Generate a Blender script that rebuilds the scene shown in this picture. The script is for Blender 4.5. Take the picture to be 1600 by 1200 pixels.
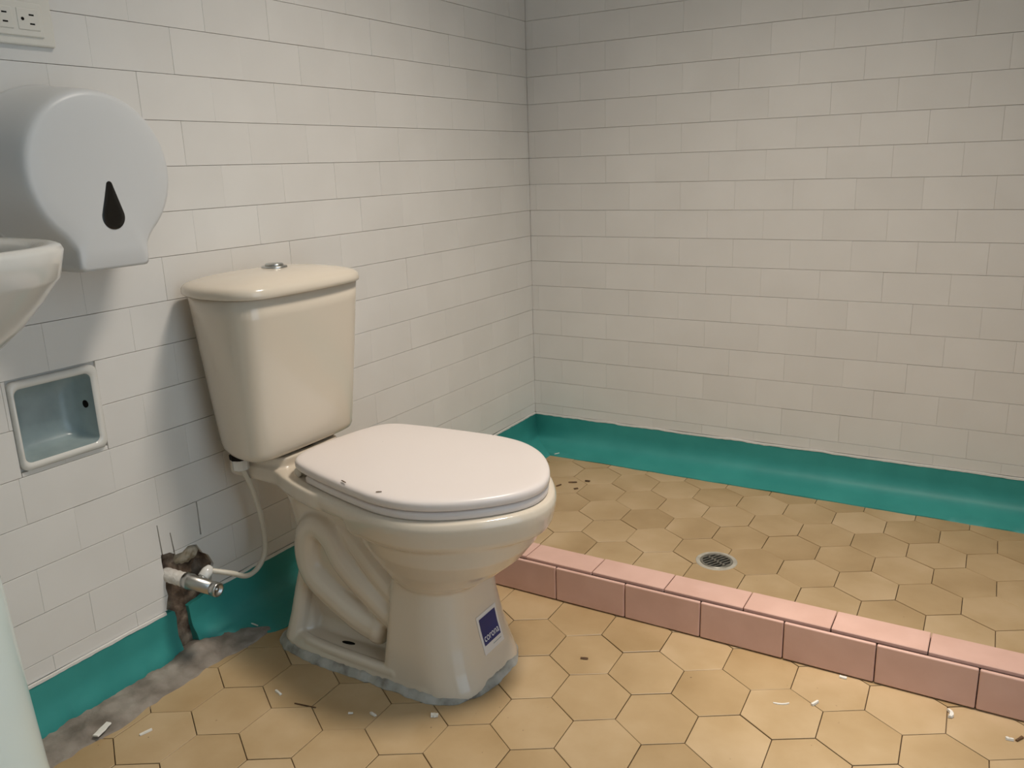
import bpy, bmesh, math, random
from mathutils import Vector, Matrix, noise
from mathutils.bvhtree import BVHTree

for o in list(bpy.data.objects):
    bpy.data.objects.remove(o, do_unlink=True)
scene = bpy.context.scene
COL = scene.collection
random.seed(7)

# ------------------------------------------------------------------ camera
cam_d = bpy.data.cameras.new('camera')
cam = bpy.data.objects.new('camera', cam_d)
COL.objects.link(cam)
RT = ((0.86061884, 0.10249669, -0.49882826),      # columns: right, down, forward
      (0.50823199, -0.23476534, 0.82860454),
      (-0.03217837, -0.96663316, -0.25413557))
M = Matrix.Identity(4)
for i in range(3):
    M[i][0] = RT[i][0]; M[i][1] = -RT[i][1]; M[i][2] = -RT[i][2]
M[0][3], M[1][3], M[2][3] = 1.28500614, -2.27690153, 0.88107163
cam.matrix_world = M
cam_d.sensor_width = 36.0
cam_d.lens = 1302.96 / 1600.0 * 36.0
cam_d.clip_start = 0.02
scene.camera = cam

# ------------------------------------------------------------------ world, lamp, exposure
world = bpy.data.worlds.new('daylight'); scene.world = world
world.use_nodes = True
bg = world.node_tree.nodes['Background']
bg.inputs['Color'].default_value = (0.66, 0.84, 1.0, 1)
bg.inputs['Strength'].default_value = 1.7
LAMP = Vector((1.08, -1.00, 2.385))       # recessed downlight
ld = bpy.data.lights.new('ceiling_lamp_light', 'SPOT')
ld.spot_size = math.radians(94); ld.spot_blend = 1.0; ld.shadow_soft_size = 0.24
ld.energy = 244.0; ld.color = (1.0, 0.905, 0.80)
lo = bpy.data.objects.new('ceiling_lamp_light', ld); COL.objects.link(lo)
lo.location = LAMP; lo.rotation_euler = (math.radians(2), math.radians(8.5), 0)
scene.view_settings.view_transform = 'Standard'
scene.view_settings.look = 'None'
scene.view_settings.gamma = 1.0
scene.view_settings.use_curve_mapping = False
scene.view_settings.exposure = 0.0

# ------------------------------------------------------------------ helpers
def tag(o, label=None, cat=None, group=None, kind=None):
    if label: o['label'] = label
    if cat: o['category'] = cat
    if group: o['group'] = group
    if kind: o['kind'] = kind
    return o

def link(name, me, mat=None, parent=None, smooth=False):
    if mat and not me.materials:
        me.materials.append(mat)
    if smooth:
        me.polygons.foreach_set('use_smooth', [True] * len(me.polygons))
    o = bpy.data.objects.new(name, me); COL.objects.link(o)
    if parent: o.parent = parent
    return o

def mesh(name, vs, fs):
    me = bpy.data.meshes.new(name)
    me.from_pydata([tuple(v) for v in vs], [], fs)
    me.validate(); me.update()
    bm = bmesh.new(); bm.from_mesh(me)
    bmesh.ops.recalc_face_normals(bm, faces=bm.faces)
    bm.to_mesh(me); bm.free()
    return me

def empty(name, loc):
    o = bpy.data.objects.new(name, None); COL.objects.link(o); o.location = loc
    o.empty_display_size = 0.05
    return o

def loft(rings, closed=True, cap0=True, cap1=True):
    n = len(rings[0]); vs = [p for r in rings for p in r]; fs = []
    for k in range(len(rings) - 1):
        for i in range(n if closed else n - 1):
            j = (i + 1) % n
            fs.append((k*n+i, k*n+j, (k+1)*n+j, (k+1)*n+i))
    if cap0: fs.append(tuple(range(n))[::-1])
    if cap1: fs.append(tuple(range((len(rings)-1)*n, len(rings)*n)))
    return vs, fs

def catmull(pts, per=6, closed=False):
    out = []; n = len(pts)
    seg = n if closed else n - 1
    g = (lambda i: pts[i % n]) if closed else (lambda i: pts[max(0, min(n-1, i))])
    for i in range(seg):
        p0, p1, p2, p3 = (Vector(g(i+k)) for k in (-1, 0, 1, 2))
        for s in range(per):
            t = s / per
            out.append(0.5*((2*p1) + (p2-p0)*t + (2*p0-5*p1+4*p2-p3)*t*t + (3*p1-p0-3*p2+p3)*t**3))
    if not closed: out.append(Vector(pts[-1]))
    return out

def resample(poly, n):
    L = [0]; m = len(poly)
    for i in range(m): L.append(L[-1] + (Vector(poly[(i+1) % m]) - Vector(poly[i])).length)
    out = []; k = 0
    for i in range(n):
        d = L[-1]*i/n
        while L[k+1] < d: k += 1
        t = (d-L[k])/max(1e-9, L[k+1]-L[k])
        out.append(Vector(poly[k]).lerp(Vector(poly[(k+1) % m]), t))
    return out

def half_outline(half, n=96, per=5):
    """closed symmetric plan outline from (x, v>=0) control points running back to front"""
    full = [Vector((x, v)) for x, v in half] + [Vector((x, -v)) for x, v in half[-2:0:-1]]
    return resample(catmull(full, per, True), n)

def inset(poly, d):
    n = len(poly); out = []
    for i in range(n):
        t = (poly[(i+1) % n] - poly[i-1]).normalized()
        nr = Vector((t.y, -t.x))
        out.append(poly[i] + nr*d)
    # make sure positive d grows
    return out

def area2(poly):
    return sum(poly[i-1].x*poly[i].y - poly[i].x*poly[i-1].y for i in range(len(poly)))

def grow(poly, d):
    return inset(poly, d if area2(poly) > 0 else -d)

def tube(path, rad, seg=12, squash=None, caps=True):
    path = [Vector(p) for p in path]; n = len(path)
    rads = rad if isinstance(rad, (list, tuple)) else [rad]*n
    rings = []; ref = None
    for i, p in enumerate(path):
        t = (path[min(i+1, n-1)] - path[max(i-1, 0)]).normalized()
        if ref is None:
            ref = t.orthogonal().normalized()
        a = (ref - t*ref.dot(t)).normalized(); ref = a
        b = t.cross(a)
        rings.append([p + (a*math.cos(2*math.pi*k/seg) + b*math.sin(2*math.pi*k/seg))*rads[i] for k in range(seg)])
    return loft(rings, True, caps, caps)

def lathe(profile, origin, axis, seg=32):
    """profile: [(distance along axis, radius)]"""
    ax = Vector(axis).normalized(); a = ax.orthogonal().normalized(); b = ax.cross(a); o = Vector(origin)
    rings = [[o + ax*h + (a*math.cos(2*math.pi*k/seg) + b*math.sin(2*math.pi*k/seg))*max(r, 1e-5) for k in range(seg)] for h, r in profile]
    return loft(rings)

def box(x0, x1, y0, y1, z0, z1):
    vs = [(x, y, z) for x in (x0, x1) for y in (y0, y1) for z in (z0, z1)]
    fs = [(0, 1, 3, 2), (4, 6, 7, 5), (0, 4, 5, 1), (2, 3, 7, 6), (0, 2, 6, 4), (1, 5, 7, 3)]
    return vs, fs

def merge(*parts):
    vs, fs = [], []
    for v, f in parts:
        b = len(vs); vs += list(v); fs += [tuple(i+b for i in q) for q in f]
    return vs, fs

def bevel_mesh(me, off, seg=1, angle=0.6):
    bm = bmesh.new(); bm.from_mesh(me)
    es = [e for e in bm.edges if len(e.link_faces) == 2 and e.calc_face_angle(0) > angle]
    bmesh.ops.bevel(bm, geom=es, offset=off, segments=seg, profile=0.5, affect='EDGES', clamp_overlap=True)
    bm.to_mesh(me); bm.free(); return me

def bbox_mesh(name, ext, off, seg=1):
    return bevel_mesh(mesh(name, *box(*ext)), off, seg)

def evaluated(o):
    dg = bpy.context.evaluated_depsgraph_get(); dg.update()
    return bpy.data.meshes.new_from_object(o.evaluated_get(dg))

def cut(o, cutter):
    o.data = o.data.copy()
    m = o.modifiers.new('cut', 'BOOLEAN'); m.object = cutter; m.operation = 'DIFFERENCE'; m.solver = 'EXACT'
    bpy.context.view_layer.update()
    me = evaluated(o); o.modifiers.clear(); o.data = me

# ------------------------------------------------------------------ materials
def principled(name, color, rough=0.5, spec=0.5, metal=0.0, coat=0.0):
    m = bpy.data.materials.new(name); m.use_nodes = True
    p = m.node_tree.nodes['Principled BSDF']
    p.inputs['Base Color'].default_value = (*color, 1)
    p.inputs['Roughness'].default_value = rough
    p.inputs['Specular IOR Level'].default_value = spec
    p.inputs['Metallic'].default_value = metal
    p.inputs['Coat Weight'].default_value = coat
    p.inputs['Coat Roughness'].default_value = 0.08
    return m, m.node_tree, p

def add_specks(m, scale, thr, col):
    nt = m.node_tree; N, Lk = nt.nodes, nt.links; p = N['Principled BSDF']
    src = p.inputs['Base Color'].links[0].from_socket
    g = N.new('ShaderNodeNewGeometry')
    a = N.new('ShaderNodeTexNoise'); a.inputs['Scale'].default_value = scale; a.inputs['Detail'].default_value = 2
    b = N.new('ShaderNodeTexNoise'); b.inputs['Scale'].default_value = 5.0; b.inputs['Detail'].default_value = 3
    Lk.new(g.outputs['Position'], a.inputs['Vector']); Lk.new(g.outputs['Position'], b.inputs['Vector'])
    ad = N.new('ShaderNodeMath'); ad.operation = 'MULTIPLY_ADD'; ad.inputs[1].default_value = 0.35
    Lk.new(b.outputs['Fac'], ad.inputs[0]); Lk.new(a.outputs['Fac'], ad.inputs[2])
    r = N.new('ShaderNodeMapRange'); r.inputs['From Min'].default_value = thr; r.inputs['From Max'].default_value = thr+0.05
    Lk.new(ad.outputs[0], r.inputs['Value'])
    mx = N.new('ShaderNodeMix'); mx.data_type = 'RGBA'
    Lk.new(r.outputs[0], mx.inputs['Factor']); Lk.new(src, mx.inputs['A']); mx.inputs['B'].default_value = (*col, 1)
    Lk.new(mx.outputs['Result'], p.inputs['Base Color'])

def varied(name, stops, scale=6.0, detail=4, rough=0.5, per_object=0.0, bump=0.0, bump_scale=60.0, spec=0.5, coat=0.0, rough_var=0.0, world_coords=False, contrast=(0.35, 0.65)):
    """noise-driven colour between stops, optionally shifted per object"""
    m, nt, p = principled(name, stops[0], rough, spec, 0, coat)
    N, Lk = nt.nodes, nt.links
    tc = N.new('ShaderNodeTexCoord')
    if world_coords:
        g = N.new('ShaderNodeNewGeometry'); src = g.outputs['Position']
    else:
        src = tc.outputs['Object']
    oi = N.new('ShaderNodeObjectInfo')
    sh = N.new('ShaderNodeVectorMath'); sh.operation = 'MULTIPLY_ADD'
    sh.inputs[1].default_value = (1, 1, 1)
    Lk.new(src, sh.inputs[0])
    sc = N.new('ShaderNodeMath'); sc.operation = 'MULTIPLY'; sc.inputs[1].default_value = 0.0 if world_coords else 37.0
    Lk.new(oi.outputs['Random'], sc.inputs[0]); Lk.new(sc.outputs[0], sh.inputs[2])
    nz = N.new('ShaderNodeTexNoise'); nz.inputs['Scale'].default_value = scale; nz.inputs['Detail'].default_value = detail
    Lk.new(sh.outputs[0], nz.inputs['Vector'])
    mx = N.new('ShaderNodeMath'); mx.operation = 'MULTIPLY_ADD'; mx.inputs[1].default_value = per_object; 
    Lk.new(oi.outputs['Random'], mx.inputs[0])
    off = N.new('ShaderNodeMath'); off.operation = 'SUBTRACT'; off.inputs[1].default_value = per_object*0.5
    Lk.new(nz.outputs['Fac'], off.inputs[0]); Lk.new(off.outputs[0], mx.inputs[2])
    rp = N.new('ShaderNodeValToRGB'); el = rp.color_ramp.elements
    el[0].position, el[1].position = contrast
    el[0].color = (*stops[0], 1); el[1].color = (*stops[-1], 1)
    for i, c in enumerate(stops[1:-1], 1):
        e = el.new(contrast[0] + (contrast[1]-contrast[0])*i/(len(stops)-1)); e.color = (*c, 1)
    Lk.new(mx.outputs[0], rp.inputs['Fac']); Lk.new(rp.outputs['Color'], p.inputs['Base Color'])
    if rough_var:
        rr = N.new('ShaderNodeMapRange'); rr.inputs['To Min'].default_value = rough-rough_var; rr.inputs['To Max'].default_value = rough+rough_var
        Lk.new(nz.outputs['Fac'], rr.inputs['Value']); Lk.new(rr.outputs[0], p.inputs['Roughness'])
    if bump:
        n2 = N.new('ShaderNodeTexNoise'); n2.inputs['Scale'].default_value = bump_scale; n2.inputs['Detail'].default_value = 5
        Lk.new(sh.outputs[0], n2.inputs['Vector'])
        b = N.new('ShaderNodeBump'); b.inputs['Strength'].default_value = bump; b.inputs['Distance'].default_value = 0.004
        Lk.new(n2.outputs['Fac'], b.inputs['Height']); Lk.new(b.outputs[0], p.inputs['Normal'])
    return m

WALL = varied('wall_paint', [(0.70, 0.675, 0.635), (0.74, 0.715, 0.675)], 5, 3, 0.42, 0.12, 0.06, 22, spec=0.35)
add_specks(WALL, 60, 0.995, (0.38, 0.33, 0.27))
JOINT = varied('wall_joint', [(0.68, 0.645, 0.59), (0.56, 0.52, 0.46), (0.14, 0.12, 0.10)], 9, 5, 0.8, world_coords=True, contrast=(0.46, 0.80))
HEX = varied('floor_tile_glaze', [(0.375, 0.252, 0.122), (0.465, 0.328, 0.176), (0.56, 0.415, 0.25)], 7, 5, 0.40, 0.22, 0.05, 90, spec=0.4, rough_var=0.10, contrast=(0.2, 0.8))
add_specks(HEX, 110, 0.945, (0.10, 0.06, 0.03))
GROUT = varied('floor_grout', [(0.055, 0.032, 0.016), (0.12, 0.08, 0.045), (0.30, 0.24, 0.16)], 12, 4, 0.9, world_coords=True, contrast=(0.4, 0.72))
TEAL = varied('teal_paint', [(0.034, 0.262, 0.238), (0.044, 0.30, 0.272)], 9, 4, 0.50, 0, 0.15, 35, spec=0.35)
PINK = varied('pink_tile', [(0.63, 0.395, 0.32), (0.69, 0.445, 0.37)], 14, 4, 0.38, 0.15, spec=0.45)
CURBCORE = varied('kerb_mortar', [(0.05, 0.032, 0.025), (0.14, 0.10, 0.08)], 30, 3, 0.9)
CONC = varied('raw_concrete', [(0.15, 0.125, 0.10), (0.25, 0.215, 0.18), (0.34, 0.30, 0.255)], 22, 6, 0.9, 0, 0.7, 60, contrast=(0.3, 0.7))
MORTAR = varied('dirty_mortar', [(0.045, 0.03, 0.02), (0.17, 0.12, 0.085), (0.33, 0.26, 0.19)], 34, 6, 0.95, 0, 0.8, 120, contrast=(0.36, 0.66))
BISCUIT = varied('biscuit_ceramic', [(0.665, 0.585, 0.475), (0.68, 0.60, 0.49)], 3, 2, 0.16, spec=0.5, coat=0.25)
SEATM = varied('seat_plastic', [(0.755, 0.685, 0.645), (0.77, 0.70, 0.66)], 4, 2, 0.30, spec=0.4)
WHITEC = varied('white_ceramic', [(0.70, 0.68, 0.63), (0.72, 0.70, 0.65)], 4, 2, 0.15, spec=0.5, coat=0.2)
AQUAC = varied('pale_aqua_ceramic', [(0.74, 0.85, 0.82), (0.76, 0.87, 0.84)], 4, 2, 0.2, spec=0.5)
NICHEC = varied('grey_blue_glaze', [(0.27, 0.335, 0.335), (0.34, 0.41, 0.41)], 18, 4, 0.25, spec=0.5)
PLAST = varied('white_plastic', [(0.60, 0.605, 0.60), (0.615, 0.62, 0.615)], 4, 2, 0.38, spec=0.4)
PLATEM = varied('outlet_plastic', [(0.72, 0.685, 0.61), (0.735, 0.70, 0.625)], 4, 2, 0.4, spec=0.4)
BLACK = varied('smoked_window', [(0.006, 0.0055, 0.005), (0.010, 0.009, 0.008)], 8, 2, 0.22, spec=0.5)
DARK = varied('dark_void', [(0.008, 0.007, 0.006), (0.014, 0.012, 0.010)], 20, 2, 0.9, spec=0.1)
CHROME = principled('chrome', (0.50, 0.50, 0.48), 0.30, 0.5, 1.0)[0]
STEEL = varied('drain_metal', [(0.20, 0.19, 0.16), (0.32, 0.30, 0.26)], 60, 3, 0.42, spec=0.5)
STEEL.node_tree.nodes['Principled BSDF'].inputs['Metallic'].default_value = 0.6
CEMRING = varied('pale_cement', [(0.36, 0.33, 0.27), (0.48, 0.45, 0.38)], 50, 4, 0.85)
SEAL = varied('sealant', [(0.17, 0.155, 0.13), (0.36, 0.35, 0.31), (0.46, 0.45, 0.41)], 26, 5, 0.7, 0, 0.6, 90, contrast=(0.3, 0.62))
HOSE = varied('hose_plastic', [(0.60, 0.55, 0.45), (0.63, 0.58, 0.48)], 8, 2, 0.4)
TAPE = varied('thread_tape', [(0.66, 0.62, 0.56), (0.78, 0.745, 0.69)], 90, 4, 0.7, 0, 0.5, 200)
PAPER = varied('sticker_paper', [(0.72, 0.69, 0.66), (0.74, 0.71, 0.68)], 9, 2, 0.5)
BLUE = varied('sticker_blue', [(0.008, 0.020, 0.130), (0.011, 0.026, 0.155)], 9, 2, 0.4)
INKW = varied('sticker_ink', [(0.80, 0.82, 0.86), (0.82, 0.84, 0.88)], 9, 2, 0.5)
CHIP = varied('plaster_chip', [(0.72, 0.69, 0.62), (0.80, 0.78, 0.72)], 50, 3, 0.8)
WOODY = varied('dry_leaf', [(0.06, 0.032, 0.015), (0.15, 0.08, 0.035)], 60, 3, 0.8)
PLAIN = varied('plain_wall_paint', [(0.70, 0.67, 0.61), (0.72, 0.69, 0.63)], 3, 3, 0.6)
HOUSING = varied('lamp_housing', [(0.70, 0.69, 0.66), (0.72, 0.71, 0.68)], 5, 2, 0.5)
GLOW, _nt, _p = principled('lamp_diffuser', (0.8, 0.78, 0.72), 0.5)
_p.inputs['Emission Color'].default_value = (1.0, 0.90, 0.74, 1); _p.inputs['Emission Strength'].default_value = 6.0

# ------------------------------------------------------------------ room shell
RX, FY, CZ = 2.05, -2.80, 2.40           # side wall, wall behind the viewer, ceiling height
H = 0.077; Z0 = 0.1278                   # tile course, first bed joint
SKT = 0.095                              # top of the painted skirting

floor = tag(link('floor', mesh('floor', *box(-0.06, RX, FY, 0.06, -0.06, -0.007)), GROUT), kind='structure')
ceiling = tag(link('ceiling', mesh('ceiling', *box(-0.06, RX+0.06, FY-0.06, 0.06, CZ, CZ+0.06)), PLAIN), kind='structure')
wall_left = tag(link('wall_left', mesh('wall_left', *box(-0.10, -0.0065, FY, 0.10, -0.06, CZ)), JOINT), kind='structure')
wall_back = tag(link('wall_back', mesh('wall_back', *box(-0.0065, RX+0.10, 0.0065, 0.10, -0.06, CZ)), JOINT), kind='structure')
D0, D1, DH = -2.35, -1.35, 2.05          # open doorway in the side wall, daylight beyond
wall_right = tag(link('wall_right', mesh('wall_right', *merge(box(RX, RX+0.10, FY, D0, -0.06, CZ), box(RX, RX+0.10, D1, 0.0065, -0.06, CZ), box(RX, RX+0.10, D0, D1, DH, CZ))), PLAIN), kind='structure')
wall_front = tag(link('wall_front', mesh('wall_front', *box(-0.10, RX+0.10, FY-0.10, FY, -0.06, CZ)), PLAIN), kind='structure')

# --- wall tiles
GH, GV = 0.0008, 0.00018                  # joint widths
tile_cache = {}
def tile_mesh(w, h, axis):
    key = (round(w, 4), round(h, 4), axis)
    if key not in tile_cache:
        if axis == 'L': me = mesh('tile', *box(-0.0072, 0.0, -w/2, w/2, -h/2, h/2))
        else: me = mesh('tile', *box(-w/2, w/2, 0.0, 0.0072, -h/2, h/2))
        bevel_mesh(me, 0.0004, 1)
        me.materials.append(WALL)
        tile_cache[key] = me
    return tile_cache[key]

NICHE = (-1.624, -1.478, 0.444, 0.586)   # y0,y1,z0,z1 of the recessed holder
def subtract(r, c):
    a0, a1, b0, b1 = r; c0, c1, d0, d1 = c
    if a1 <= c0 or a0 >= c1 or b1 <= d0 or b0 >= d1: return [r]
    out = []
    if a0 < c0: out.append((a0, c0-0.001, b0, b1))
    if a1 > c1: out.append((c1+0.001, a1, b0, b1))
    m0, m1 = max(a0, c0), min(a1, c1)
    if b0 < d0: out.append((m0, m1, b0, d0-0.001))
    if b1 > d1: out.append((m0, m1, d1+0.001, b1))
    return [q for q in out if q[1]-q[0] > 0.003 and q[3]-q[2] > 0.003]

left_tiles, rest_l, rest_b = [], [], []
def rows():
    yield -1, SKT + 0.0035, Z0
    k = 0
    while Z0 + k*H < CZ:
        yield k, Z0 + k*H, min(CZ, Z0 + (k+1)*H); k += 1

for k, z0, z1 in rows():
    # left wall: runs along y
    anchor, pitch = (-1.2456 if k % 2 == 0 else -1.3225), 0.154
    ed = [0.0]; j = anchor + pitch*math.ceil(-anchor/pitch)
    while j > FY:
        if j < -0.004: ed.append(j)
        j -= pitch
    ed.append(FY)
    for a, b in zip(ed[1:], ed[:-1]):
        if b - a < 0.003: continue
        for (a0, a1, b0, b1) in subtract((a+GV/2, b-GV/2, z0+GH/2, z1-GH/2), NICHE):
            if b1 < 1.37 and a1 > -2.15:
                o = link('tile', tile_mesh(a1-a0, b1-b0, 'L'), None, wall_left)
                o.location = (random.uniform(-0.0004, 0.0004), (a0+a1)/2, (b0+b1)/2)
                o.rotation_euler = (0, random.uniform(-.004, .004), random.uniform(-.0025, .0025))
                left_tiles.append((o, a0, a1, b0, b1))
            else:
                rest_l.append(box(-0.0072, 0.0, a0, a1, b0, b1))
    # back wall: runs along x
    anchor, pitch = (1.2400 if k % 2 == 0 else 1.1667), 0.1522
    ed = [0.0]; j = anchor - pitch*math.floor(anchor/pitch)
    while j < RX:
        if j > 0.004: ed.append(j)
        j += pitch
    ed.append(RX)
    for a, b in zip(ed[:-1], ed[1:]):
        if b - a < 0.003: continue
        w, h = b-a-GV, z1-z0-GH
        if z1 < 1.42:
            o = link('tile', tile_mesh(w, h, 'B'), None, wall_back)
            o.location = ((a+b)/2, random.uniform(-0.0004, 0.0004), (z0+z1)/2)
            o.rotation_euler = (random.uniform(-.004, .004), 0, random.uniform(-.0025, .0025))
        else:
            rest_b.append(box(a+GV/2, b-GV/2, 0.0, 0.0072, z0+GH/2, z1-GH/2))
tag(link('tile_field', mesh('tile_field', *merge(*rest_l)), WALL, wall_left), kind='stuff')
tag(link('tile_field', mesh('tile_field', *merge(*rest_b)), WALL, wall_back), kind='stuff')

# --- hexagonal floor tiles
def clip_poly(poly, n, d):
    """keep n.p <= d"""
    out = []
    for i in range(len(poly)):
        a, b = poly[i-1], poly[i]
        da, db = n.dot(a)-d, n.dot(b)-d
        if da <= 0 and db > 0 or da > 0 and db <= 0:
            out.append(a.lerp(b, da/(da-db)))
        if db <= 0: out.append(b)
    return out

def prism(poly, z0, z1, bev=0.0009):
    n = len(poly); c = sum(poly, Vector((0, 0)))/n
    inn = [p + (c-p).normalized()*bev for p in poly]
    rings = [[Vector((p.x, p.y, z0)) for p in poly], [Vector((p.x, p.y, z1-bev*0.6)) for p in poly], [Vector((p.x, p.y, z1)) for p in inn]]
    return loft(rings)

CURB_MID = -0.858
far_hex = []
DRAIN = Vector((0.783, -0.573))
def hex_field(origin, a, b, lims, key):
    nb = [a, a*0.5+b, -a*0.5+b, -a, -a*0.5-b, a*0.5-b]
    shape = [(nb[i] + nb[(i+1) % 6])/3*0.9885 for i in range(6)]
    me = mesh('floor_tile', *prism(shape, -0.010, 0.0)); me.materials.append(HEX)
    for j in range(-24, 24):
        for i in range(-30, 30):
            c = origin + a*(i + 0.5*(j % 2)) + b*j + Vector((0, 0))
            poly = [c+p for p in shape]
            clipped = False
            for n, d in lims:
                if any(n.dot(p) > d for p in poly):
                    poly = clip_poly(poly, n, d); clipped = True
                    if len(poly) < 3: break
            if len(poly) < 3 or abs(area2(poly)) < 2e-4: continue
            if c.y < -1.93 or c.x > 1.62:
                far_hex.append(prism(poly, -0.010, 0.0)); continue
            if clipped:
                cc = sum(poly, Vector((0, 0)))/len(poly)
                m2 = mesh('floor_tile', *prism([p-cc for p in poly], -0.010, 0.0)); m2.materials.append(HEX)
                o = link('floor_tile', m2, None, floor); o.location = (cc.x, cc.y, 0)
            else:
                o = link('floor_tile', me, None, floor); o.location = (c.x, c.y, random.uniform(-0.0006, 0.0003))
                o.rotation_euler = (random.uniform(-.006, .006), random.uniform(-.006, .006), 0)
            if (c-DRAIN).length < 0.12:
                o['near_drain'] = 1

V2 = Vector
room = [(V2((-1, 0)), 0.0), (V2((1, 0)), RX), (V2((0, -1)), -FY), (V2((0, 1)), 0.0)]
hex_field(V2((0.7459, -1.1533)), V2((0.11866, -0.00185)), V2((-0.0034, 0.10951)), room + [(V2((0, 1)), CURB_MID)], 'main')
hex_field(V2((1.0338, -0.4311)), V2((0.11878, -0.0016)), V2((-0.0015, 0.10812)), room + [(V2((0, -1)), -CURB_MID)], 'shower')
tag(link('floor_tile_field', mesh('floor_tile_field', *merge(*far_hex)), HEX, floor), kind='stuff')
drain_cut = link('drain_cutter', mesh('drain_cutter', *lathe([(-0.05, 0.046), (0.05, 0.046)], (DRAIN.x, DRAIN.y, 0), (0, 0, 1), 40)))
for o in list(floor.children):
    if o.get('near_drain'):
        del o['near_drain']; cut(o, drain_cut)
cut(floor, drain_cut)
bpy.data.objects.remove(drain_cut)

# --- chase chiselled into the left wall around the water pipe
chase = [(-1.4107, 0.2096), (-1.4102, 0.1706), (-1.4085, 0.1272), (-1.4162, 0.1013), (-1.402, 0.0907), (-1.4045, 0.0414), (-1.4062, -0.01),
         (-1.3681, -0.01), (-1.370, 0.0399), (-1.3714, 0.0784), (-1.372, 0.0873), (-1.3603, 0.0899), (-1.3333, 0.0936), (-1.312, 0.1050), (-1.3084, 0.1301), (-1.3005, 0.1437),
         (-1.3105, 0.167), (-1.322, 0.176), (-1.333, 0.198), (-1.352, 0.203), (-1.366, 0.196), (-1.3798, 0.1975), (-1.392, 0.207)]
rr = random.Random(3)
jag = []
for i in range(len(chase)):
    a, b = Vector(chase[i]), Vector(chase[(i+1) % len(chase)])
    jag.append(a)
    n = int((b-a).length/0.012)
    for s in range(1, n):
        p = a.lerp(b, s/n); jag.append(p + Vector((rr.uniform(-.0017, .0017), rr.uniform(-.0017, .0017))))
def wall_prism(poly, x0, x1):
    return loft([[Vector((x0, p[0], p[1])) for p in poly], [Vector((x1, p[0], p[1])) for p in poly]])
chase_cut = link('chase_cutter', mesh('chase_cutter', *wall_prism(jag, -0.05, 0.030)))
slits = []
for (a, b) in [((-1.4097, 0.268), (-1.4075, 0.203)), ((-1.3855, 0.2438), (-1.3822, 0.198)), ((-1.3205, 0.2812), (-1.3204, 0.2134))]:
    slits.append(wall_prism([(a[0]-.0009, a[1]), (b[0]-.0015, b[1]), (b[0]+.0015, b[1]), (a[0]+.0009, a[1])], -0.012, 0.02))
slit_cut = link('slit_cutter', mesh('slit_cutter', *merge(*slits)))
for (o, a0, a1, b0, b1) in left_tiles:
    if a1 > -1.43 and a0 < -1.295 and b0 < 0.215: cut(o, chase_cut)
    if a1 > -1.415 and a0 < -1.315 and b0 < 0.285 and b1 > 0.19: cut(o, slit_cut)
bpy.data.objects.remove(slit_cut)
deep_cut = link('deep_cutter', mesh('deep_cutter', *merge(box(-0.045, 0.02, -1.425, -1.292, -0.02, 0.216), box(-0.07, 0.02, NICHE[0]+.004, NICHE[1]-.004, NICHE[2]+.004, NICHE[3]-.004))))
cut(wall_left, deep_cut)
bpy.data.objects.remove(deep_cut)
# rough mortar at the bottom of the chase
gy, gz = 64, 104; vs = []; fs = []
for j in range(gz+1):
    for i in range(gy+1):
        y = -1.427 + 0.137*i/gy; z = -0.012 + 0.228*j/gz
        nz = noise.noise(Vector((y*70, z*70, 1.3)))*0.5 + noise.noise(Vector((y*220, z*220, 4.1)))*0.3
        x = -0.0068 + 0.0035*nz
        d = Vector(((y+1.325)/0.021, (z-0.148)/0.026)).length + 0.35*noise.noise(Vector((y*130, z*130, 9)))
        if d < 1.05: x -= 0.030*min(1, (1.05-d)*3)
        if y < -1.372 and z > 0.09: x -= 0.004
        if z < 0.085: x += 0.003
        vs.append((x, y, z))
for j in range(gz):
    for i in range(gy):
        a = j*(gy+1)+i; fs.append((a, a+1, a+gy+2, a+gy+1))
link('mortar_fill', mesh('mortar_fill', vs, fs), MORTAR, wall_left, True)

PLASTER = varied('cream_plaster', [(0.30, 0.24, 0.16), (0.56, 0.50, 0.40)], 40, 5, 0.9, 0, 0.6, 120)
vs = []; fs = []; n1, n2 = 14, 28
for j in range(n1+1):
    for i in range(n2):
        t = 2*math.pi*i/n2; r = j/n1
        y = -1.352 + 0.028*r*math.cos(t) + 0.004*r*noise.noise(Vector((math.cos(t)*2, math.sin(t)*2, 5)))
        z = 0.184 + 0.019*r*math.sin(t) + 0.005*r*noise.noise(Vector((math.cos(t)*2, math.sin(t)*2, 8)))
        vs.append((-0.0105 + 0.0125*(1-r**2.5) + 0.0035*noise.noise(Vector((y*120, z*120, 3))), y, z))
for j in range(n1):
    for i in range(n2):
        k = (i+1) % n2; fs.append((j*n2+i, j*n2+k, (j+1)*n2+k, (j+1)*n2+i))
link('plaster_lump', mesh('plaster_lump', vs, fs), PLASTER, wall_left, True)

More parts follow.
